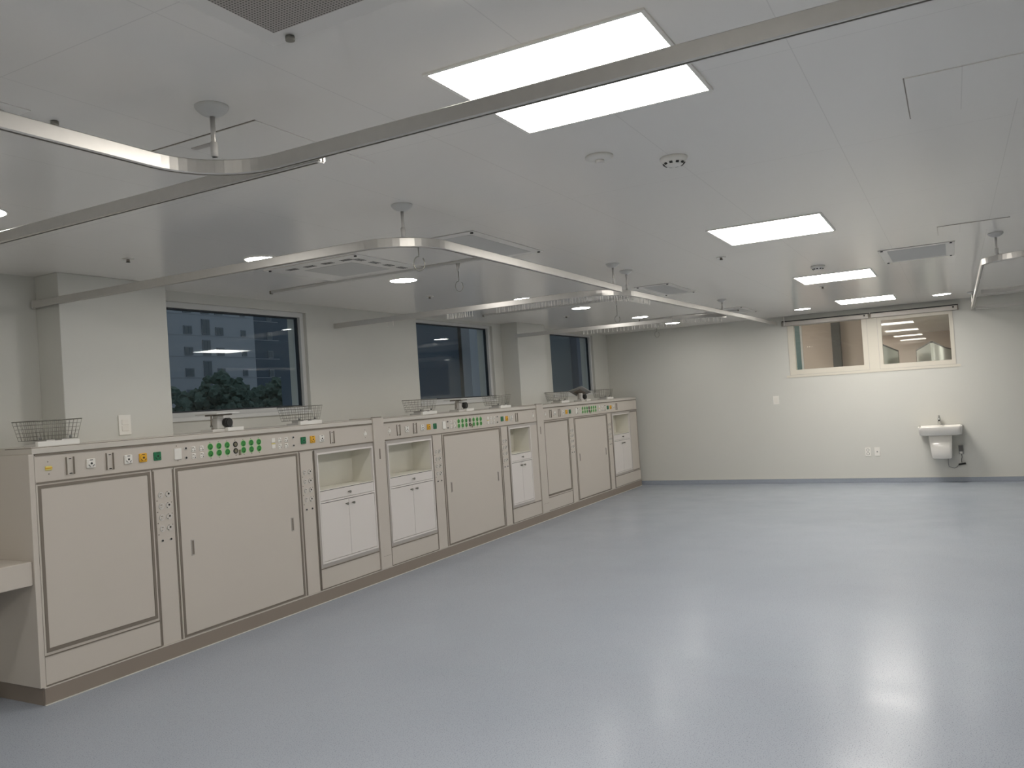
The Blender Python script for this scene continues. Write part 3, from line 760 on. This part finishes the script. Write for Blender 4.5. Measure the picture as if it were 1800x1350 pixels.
MB().cyl((1.565, 2.385, ZC), (1.565, 2.385, ZC-.012), .012, M['steel'], n=14).build('fixing_knob', t, 'small metal knob')

def hatch(x0, x1, y0, y1, lab, sides=(1, 1, 1, 1)):
    t = thing('ceiling_hatch', ((x0+x1)/2, (y0+y1)/2, ZC-.004), lab, 'hatch', 'ceiling access hatches')
    MB().box((x0, y0, ZC-.003), (x1, y1, ZC), M['ceiling']).build('panel', t)
    g = MB(); e = .004
    if sides[0]: g.box((x0-e, y0, ZC-.0015), (x0, y1, ZC+.0), M['trim'])
    if sides[1]: g.box((x1, y0, ZC-.0015), (x1+e, y1, ZC), M['trim'])
    if sides[2]: g.box((x0, y0-e, ZC-.0015), (x1, y0, ZC), M['trim'])
    if sides[3]: g.box((x0, y1, ZC-.0015), (x1, y1+e, ZC), M['trim'])
    g.build('gap', t, 'thin dark gap')
    return t
hatch(2.94, 3.42, -.40, .077, 'ceiling hatch at the upper right with one dark slit', (0, 0, 0, 1))
h = hatch(6.1, 6.48, -.38, .03, 'ceiling hatch beyond the right of the third lamp, before the far grille', (1, 0, 0, 1))
hatch(1.935, 2.55, 1.915, 2.52, 'ceiling hatch behind the nearest ceiling rod', (1, 0, 0, 0))
MB().box((1.99, 2.19, ZC-.005), (2.015, 2.28, ZC-.002), M['trimlight']).build('latch', [o for o in bpy.data.objects if o.get('label', '').startswith('ceiling hatch behind')][0])

def vent_panel(x0, x1, y0, y1, lab, ix=.07, iy=.06):
    t = thing('ceiling_vent', ((x0+x1)/2, (y0+y1)/2, ZC-.01), lab, 'vent', 'rectangular ceiling vents')
    MB().box((x0, y0, ZC-.004), (x1, y1, ZC), M['vent'], .001).build('frame', t)
    MB().box((x0+ix, y0+iy, ZC-.005), (x1-ix, y1-iy, ZC-.003), M['grillegrey']).build('filter', t, 'grey filter mesh')
    for px in (x0+.025, x1-.025):
        for py in (y0+.025, y1-.025):
            MB().cyl((px, py, ZC-.004), (px, py, ZC-.010), .009, M['dark'], n=10).build('screw', t)
    MB().box((x0-.004, y0-.004, ZC-.002), (x0, y1+.004, ZC-.0005), M['trimlight']).build('shadow_gap', t)
    return t
vent_panel(3.91, 4.80, 2.29, 2.62, 'grey ceiling vent just right of the second curtain track corner')
vent_panel(6.87, 7.69, -.07, .45, 'ceiling vent with grey filter, right of the third lamp')
vent_panel(7.15, 8.05, 2.19, 2.52, 'grey ceiling vent beyond the paired ceiling rods')
vent_panel(10.2, 11.1, 2.22, 2.52, 'grey ceiling vent beyond the farthest ceiling rod')

def cassette(x0, x1, y0, y1, lab):
    t = thing('air_conditioner', ((x0+x1)/2, (y0+y1)/2, ZC-.02), lab, 'air conditioner', 'ceiling cassette air conditioners')
    MB().box((x0, y0, ZC-.006), (x1, y1, ZC), M['vent'], .001).build('panel', t)
    cx, cy = (x0+x1)/2, (y0+y1)/2; h = (y1-y0)/2
    MB().box((cx-.2, cy-.2, ZC-.008), (cx+.2, cy+.2, ZC-.005), M['grillegrey'], .001).build('intake_filter', t, 'square grey filter')
    for k in range(4):
        u = -.225+.15*k
        for sx, sy in ((-1, 0), (0, -1)):
            m = MB()
            for j in (-1, 0, 1):
                if sx: m.box((cx+sx*.285+j*.017-.0035, cy+u-.042, ZC-.0072), (cx+sx*.285+j*.017+.0035, cy+u+.042, ZC-.0055), M['dark'])
                else: m.box((cx+u-.042, cy+sy*.285+j*.017-.0035, ZC-.0072), (cx+u+.042, cy+sy*.285+j*.017+.0035, ZC-.0055), M['dark'])
            m.build('outlet_slots', t, 'dark triple slot')
    for px in (x0+.03, x1-.03):
        for py in (y0+.03, y1-.03):
            MB().cyl((px, py, ZC-.006), (px, py, ZC-.012), .009, M['dark'], n=10).build('screw', t)
cassette(3.95, 4.72, 3.15, 3.92, 'slotted air conditioner panel seen under the second curtain track')

# ------------------------------------------------------------------ curtain tracks
RW, RH = .024, .045
def arc(c, R, a0, a1, z, n=14):
    return [(c[0]+R*cos((a0+(a1-a0)*k/n)*pi/180), c[1]+R*sin((a0+(a1-a0)*k/n)*pi/180), z) for k in range(n+1)]
def track(path, lab, rods=(), caps=()):
    p = path[0]
    t = thing('curtain_track', ((path[0][0]+path[-1][0])/2, (path[0][1]+path[-1][1])/2, 2.25), lab, 'curtain track', 'aluminium curtain tracks hung from the ceiling')
    MB().sweep(path, RW, RH, M['alu']).build('rail', t)
    for x, y, zr in rods:
        r = MB().cyl((x, y, zr+RH), (x, y, ZC-.03), .0075, M['alu'], n=14).cyl((x, y, zr+RH), (x, y, zr+RH+.045), .011, M['pale'], n=14).build('ceiling_rod', t)
        MB().lathe((x, y, ZC), [(.05, 0), (.05, -.003), (.046, -.011), (.034, -.022), (.018, -.03), (.009, -.032)], M['dome']).build('dome', r, 'grey dome rosette')
    for x, y, z, ax in caps:
        d = (.004, .014) if ax == 'y' else (.014, .004)
        if ax == 'y': MB().box((x-d[1], y-d[0], z-.003), (x+d[1], y+d[0], z+RH+.002), M['pale'], .001).build('end_cap', t)
        else: MB().box((x-d[0], y-d[1], z-.003), (x+d[0], y+d[1], z+RH+.002), M['pale'], .001).build('end_cap', t)
    return t
z = 2.25
track([(-3.9, 2.03, z), (1.0, 2.03, z)]+arc((1.62, 1.78), .25, 90, 0, z)+[(1.87, 0, z), (1.87, -3.0, z)], 'curved aluminium curtain track nearest the camera, crossing the first lamp', [(1.772, 1.93, z)], [])
track([(1.902, 4.93, z), (1.902, 1.62, z)], 'straight curtain track at the left edge, running behind the nearest curved track', [], [(1.902, 1.63, z, 'y')])
track([(3.03, 4.93, z), (3.09, 2.44, z)]+arc((3.39, 2.44), .30, 180, 270, z)+[(5.0, 2.145, z), (5.82, 2.16, z)], 'long curtain track turning above the first window towards the paired ceiling rods', [(3.165, 2.235, z), (5.68, 2.157, z)], [(3.03, 4.92, z, 'y')])
r4 = [(5.81, 4.93, z), (5.81, 2.60, z)]+arc((6.22, 2.60), .41, 180, 270, z)+[(7.6, 2.187, 2.262), (10., 2.215, 2.30), (12.5, 2.25, 2.333)]
r4t = track(r4, 'curtain track with many white gliders, turning at the paired ceiling rods towards the far wall', [(6.10, 2.208, z), (9.1, 2.203, 2.286)], [(6.5, 2.19, z, 'x')])
r5 = [(8.86, 4.71, z), (8.98, 2.75, z)]+arc((9.5, 2.75), .5, 180, 262, 2.27)
r5t = track(r5, 'farthest curtain track, from the second pier past the third window', [], [(8.86, 4.70, z, 'y')])
rr = [(12.5, -.27, 2.28), (6.95, -.24, z)]+arc((6.95, -.50), .26, 90, 180, z)[1:]+[(6.69, -3.05, z)]
track(rr, 'curtain track at the right edge, turning towards the right wall', [(6.75, -.325, z), (11.6, -.26, 2.275)], [])
track([(9.6, -.30, z), (9.6, -3.05, z)], 'middle curtain track of the right bay', [], [])
track([(11.95, -.30, z), (11.95, -3.05, z)], 'curtain track of the right bay close to the far wall', [], [])
# gliders
def gliders(root, pts):
    gm = MB().box((-.0035, -.004, 0), (.0035, .004, .012), M['plastic']).box((-.0028, -.0012, -.034), (.0028, .0012, .0), M['plastic']).ring((0, 0, -.038), (1, 0, 0), .005, .0014, M['plastic'], n=10, k=5)
    p = pts[0]
    g0 = gm.build('glider'); me = g0.data; c0 = g0.location.copy()
    bpy.data.objects.remove(g0)
    for (x, y, zz) in pts:
        o = bpy.data.objects.new('glider', me); COL.objects.link(o); o.parent = root
        o.location = Vector((x, y, zz))-root.location+c0; o.rotation_euler = (0, 0, random.uniform(-.9, .9))
def along(path, s0, s1, n):
    P = [Vector(q) for q in path]; L = [0]
    for a, b in zip(P, P[1:]): L.append(L[-1]+(b-a).length)
    out = []
    for k in range(n):
        s = s0+(s1-s0)*(k+random.uniform(-.25, .25))/max(1, n-1); s = max(0, min(L[-1]-1e-4, s))
        for j in range(len(P)-1):
            if L[j] <= s <= L[j+1]:
                out.append(tuple(P[j].lerp(P[j+1], (s-L[j])/(L[j+1]-L[j])))); break
    return out
gliders(r4t, along(r4, .60, .67, 2)+along(r4, 1.22, 1.44, 15)+along(r4, 1.47, 1.47, 1)+along(r4, 1.70, 2.3, 24)+along(r4, 2.33, 2.90, 25)+along(r4, 2.92, 3.33, 26))
gliders(r5t, along(r5, .9, 1.95, 24)+along(r5, 2.1, 2.6, 12))

# ceiling IV rails with their hooks
def ivrail(x, y0, y1, lab):
    t = thing('ceiling_rail', (x, (y0+y1)/2, ZC-.03), lab, 'drip rail', 'straight ceiling rails for drip hooks')
    MB().sweep([(x, y1, ZC-.02), (x, y0, ZC-.02)], .022, .02, M['grillegrey']).build('rail', t)
    MB().box((x-.014, y1, ZC-.024), (x+.014, y1+.012, ZC), M['trim'], .002).build('end_cap', t)
    MB().box((x-.014, y0-.012, ZC-.024), (x+.014, y0, ZC), M['trim'], .002).build('end_cap', t)
ivrail(4.66, 2.55, 4.55, 'straight ceiling rail carrying a drip hook, beside the first downlights')
ivrail(7.80, 2.60, 4.5, 'straight ceiling rail beside the glider track, carrying a double hook')
ivrail(10.5, 2.35, 3.65, 'farthest straight ceiling rail, above the farthest curtain track')
def hook(x, y, ztop, lab, L=.06, carrier=True):
    t = thing('hanging_hook', (x, y, ztop-L), lab, 'hook', 'wire hooks under the tracks')
    R = .026
    if carrier: MB().cyl((x, y, ztop), (x, y, ztop-.05), .014, M['alu'], .008, n=12).build('carrier', t)
    z1 = ztop-(.05 if carrier else 0)
    pts = [(x, y, z1+.004), (x, y, z1-L)]
    q = Vector((.55, -.83, 0)).normalized()
    for k in range(15):
        a = pi*.5+k/14*pi*1.75
        pts.append(tuple(Vector((x, y, z1-L-.042))+q*(R*cos(a))+Vector((0, 0, R*1.35*sin(a)))))
    MB().tube(pts, .0028, M['steel'], 6).build('hook_wire', t)
hook(3.225, 2.197, 2.25, 'drip hook hanging at the corner of the long curtain track', .035, False)
hook(4.66, 2.865, ZC-.02, 'drip hook with carrier on the ceiling rail beside first downlights', .06)
hook(7.80, 2.95, ZC-.02, 'drip hook with carrier hanging by the paired ceiling rods', .10)
hook(8.972, 2.93, 2.25, 'drip hook on the farthest curtain track', .03)

# ------------------------------------------------------------------ corridor room behind the far wall
cz = 2.62
struct(MB().box((XF+.16, -4, -.1), (26, 4.9, 0), M['corrfloor']), 'floor_corridor')
struct(MB().box((XF+.16, -4, cz), (26, 4.9, cz+.1), M['ceiling']), 'ceiling_corridor')
struct(MB().box((26, -4, 0), (26.1, 4.9, cz), M['corrwall']), 'wall_corridor_end')
struct(MB().box((XF+.16, -4.1, 0), (26, -4, cz), M['corrwall']), 'wall_corridor_right')
struct(MB().box((XF+.16, 4.9, 0), (26, 5.1, cz), M['corrwall']), 'wall_corridor_left')
struct(MB().box((15.6, 1.35, 0), (15.75, 2.375, cz), M['corrwall']).box((15.6, 2.62, 0), (15.75, 4.88, cz), M['corrwall']), 'wall_corridor_partition')
tag(MB().box((15.45, 1.72, 0), (15.6, 1.86, cz), M['slate'], .004).build('column'), 'slim slate column seen through the left corridor window', 'column')
t = thing('glazed_door', (15.65, 2.52, 0), 'teal glazed panel at the left edge of the left corridor window', 'door')
MB().box((15.62, 2.41, .1), (15.66, 2.60, cz-.05), M['teal']).build('pane', t); MB().box((15.59, 2.375, 0), (15.68, 2.41, cz), M['wframe']).box((15.59, 2.60, 0), (15.68, 2.62, cz), M['wframe']).build('door_frame', t)
def screen(pts, lab, h=2.1):
    """frosted partition turning a corner, with a dark top trim"""
    t = thing('partition_screen', (pts[0][0], pts[0][1], 0), lab, 'partition', 'frosted partitions in the corridor')
    for p, q in zip(pts, pts[1:]):
        p = Vector((*p, 0)); q = Vector((*q, 0)); d = q-p; a = math.atan2(d.y, d.x); c = (p+q)/2
        for nm, m, z0, z1, th in (('panel', M['frost'], 0, h-.03, .04), ('top_trim', M['slate'], h-.03, h, .05)):
            MB().obox((c.x, c.y, (z0+z1)/2), (d.length, th, z1-z0), Matrix.Rotation(a, 3, 'Z'), m).build(nm, t)
    e = pts[0]
    MB().box((e[0]-.025, e[1]-.03, 0), (e[0]+.025, e[1]+.03, h), M['slate']).build('post', t)
screen([(24.2, .81), (18.3, .35), (23.5, .17), (25.9, .02)], 'frosted partition with pointed outline, right in the right corridor window')
screen([(23.3, 1.24), (16.2, 1.20)], 'frosted partition at the left edge of the right corridor window')
for i, (px, py) in enumerate(((13.7, -1.4), (13.7, 3.3), (17.6, -.9), (18.5, 3.2), (21.5, -.9), (22., 2.9), (24.9, 2.6))):  # lamps added out of view to brighten the corridor
    if i == 0:
        nl = thing('corridor_fill', (px, py, cz), 'added unseen fill lamp beyond the washbasin wall', 'lamp', 'added corridor fill lamps')
        MB().box((px-.3, py-.3, cz-.02), (px+.3, py+.3, cz), M['nlamp']).build('diffuser', nl)
    else: dup(nl, (px, py, cz), ('added unseen fill lamp beyond the left corridor window', 'added unseen fill lamp, second along the right side', 'added unseen fill lamp behind the beige partition', 'added unseen fill lamp, third along the right side', 'added unseen fill lamp left of the pointed partition', 'added unseen fill lamp at the end wall')[i-1])

# ------------------------------------------------------------------ outside the windows at dusk
struct(MB().box((-60, 5.4, -12.2), (90, 80, -12), M['pavement']), 'floor_street')
def block(x0, x1, y, z1, m, lab, cols, fh=2.9, z0=-12):
    t = thing('apartment_block', ((x0+x1)/2, y+3, z0), lab, 'building', 'apartment blocks outside')
    MB().box((x0, y, z0), (x1, y+8, z1), m).build('wall', t)
    z = z0+1.0
    n = 0
    while z < z1-2:
        for cx, w_, hh in cols:
            if 2 < z < 20:
                f = MB().box((cx-w_/2-.1, y-.12, z-.1), (cx+w_/2+.1, y, z+hh+.1), M['fwin']).build('window', t)
                MB().box((cx-w_/2, y-.15, z), (cx-.03, y-.1, z+hh), M['dwin']).box((cx+.03, y-.15, z), (cx+w_/2, y-.1, z+hh), M['dwin']).build('pane', f)
        if 2 < z < 20: MB().box((x0+.2, y-.06, z+2.3), (x1-.2, y, z+2.38), M['facade']).build('ledge', t)
        z += fh
block(63, 78.3, 80, 45, M['facade'], 'pale apartment block seen through the first window', [(67.7, 1.0, .8), (70.4, 1.0, 1.7), (72.5, 1.0, .8), (76.4, .6, .6)], 2.55)
block(78.6, 100, 82, 50, M['facade3'], 'darker apartment block right of the pale one', [(83, .7, .8), (88, .7, .8)], 2.55)
def wing(x0, x1, y, m, lab, dp=4.):
    t = thing('neighbouring_wing', ((x0+x1)/2, y+3, -12), lab, 'building', 'wings of the building outside')
    MB().box((x0, y, -12), (x1, y+dp, 16), m).build('wall', t)
    MB().box((x0, y, 16), (x1, y+dp, 16.3), M['facade2']).build('parapet', t)
t = thing('neighbouring_wing', (12, 11, -12), 'dark neighbouring wing at the right edge of the first window', 'building', 'wings of the building outside')
mb = MB(); pl = [(9.3, 9.0), (14.45, 9.0), (19.5, 14.2), (15.75, 15.0)]
i0 = mb.mi(M['facade3']); lo = [mb.bm.verts.new((x, y, -12)) for x, y in pl]; hi = [mb.bm.verts.new((x, y, 16)) for x, y in pl]
for k in range(4): mb.bm.faces.new((lo[k], lo[(k+1) % 4], hi[(k+1) % 4], hi[k])).material_index = i0
mb.bm.faces.new(lo).material_index = i0; mb.bm.faces.new(hi).material_index = i0
mb.build('wall', t)
wing(14.5, 15.1, 8.75, M['facade'], 'narrow pale wing in the second window', .2)
wing(15.15, 20.0, 8.95, M['facade2'], 'grey wing seen in the left half of the third window', .6)
wing(20.1, 36.0, 8.8, M['facade4'], 'blue grey wing seen in the right half of the third window')
def tree(x, y, z, r, lab):
    t = thing('tree', (x, y, -12), lab, 'tree', 'dark trees outside')
    m = MB()
    for k in range(240):
        d = Vector((random.gauss(0, 1), random.gauss(0, 1), random.gauss(0, 1))).normalized()*r*random.uniform(.35, .95)
        c = Vector((x+d.x, y+d.y, z+d.z*.8-r*.35))
        k_ = bmesh.ops.create_icosphere(m.bm, subdivisions=2, radius=random.uniform(r*.06, r*.16), matrix=Matrix.Translation(c))
        for v in k_['verts']: v.co += (v.co-c)*random.uniform(-.45, .35)
        m._fin(k_['verts'], M['leaf'])
    m.build('crown', t)
    MB().cyl((x, y, -12), (x, y, z-r*.4), .25, M['slate'], .15, n=10).build('trunk', t)
for k, (tx, nm) in enumerate(((36, 'leftmost'), (42.4, 'second from the left'), (48.8, 'third from the left'), (55.2, 'rightmost'))):
    tree(tx, 47, 2.9+.5*(k % 2), 3.1, 'dark tree crown in the first window, %s of four' % nm)

# ------------------------------------------------------------------ world, camera, view
wd = bpy.data.worlds.new('dusk'); S.world = wd; wd.use_nodes = True
bg = wd.node_tree.nodes['Background']; bg.inputs['Color'].default_value = (.74, .87, 1., 1); bg.inputs['Strength'].default_value = .155

cam = bpy.data.cameras.new('camera'); co = bpy.data.objects.new('camera', cam); COL.objects.link(co)
cam.sensor_fit = 'HORIZONTAL'; cam.sensor_width = 36.; cam.lens = 1438.466/1800*36.; cam.clip_start = .05; cam.clip_end = 300
yw, pt, rl = .49471311, .01867721, -.06605889
fwd = Vector((cos(pt)*cos(yw), cos(pt)*sin(yw), sin(pt))); right = Vector((sin(yw), -cos(yw), 0)); up = right.cross(fwd)
r2 = right*cos(rl)+up*sin(rl); u2 = -right*sin(rl)+up*cos(rl)
mw = Matrix((r2, u2, -fwd)).transposed().to_4x4(); mw.translation = (0, 0, 1.5)
co.matrix_world = mw
S.camera = co
vs = S.view_settings; vs.view_transform = 'Standard'; vs.look = 'None'; vs.gamma = 1.; vs.use_curve_mapping = False; vs.exposure = .74
cy = S.cycles; cy.max_bounces = 10; cy.diffuse_bounces = 6; cy.glossy_bounces = 4; cy.transparent_max_bounces = 12
cy.caustics_reflective = False; cy.caustics_refractive = False; cy.sample_clamp_indirect = 6.
cy.use_denoising = True
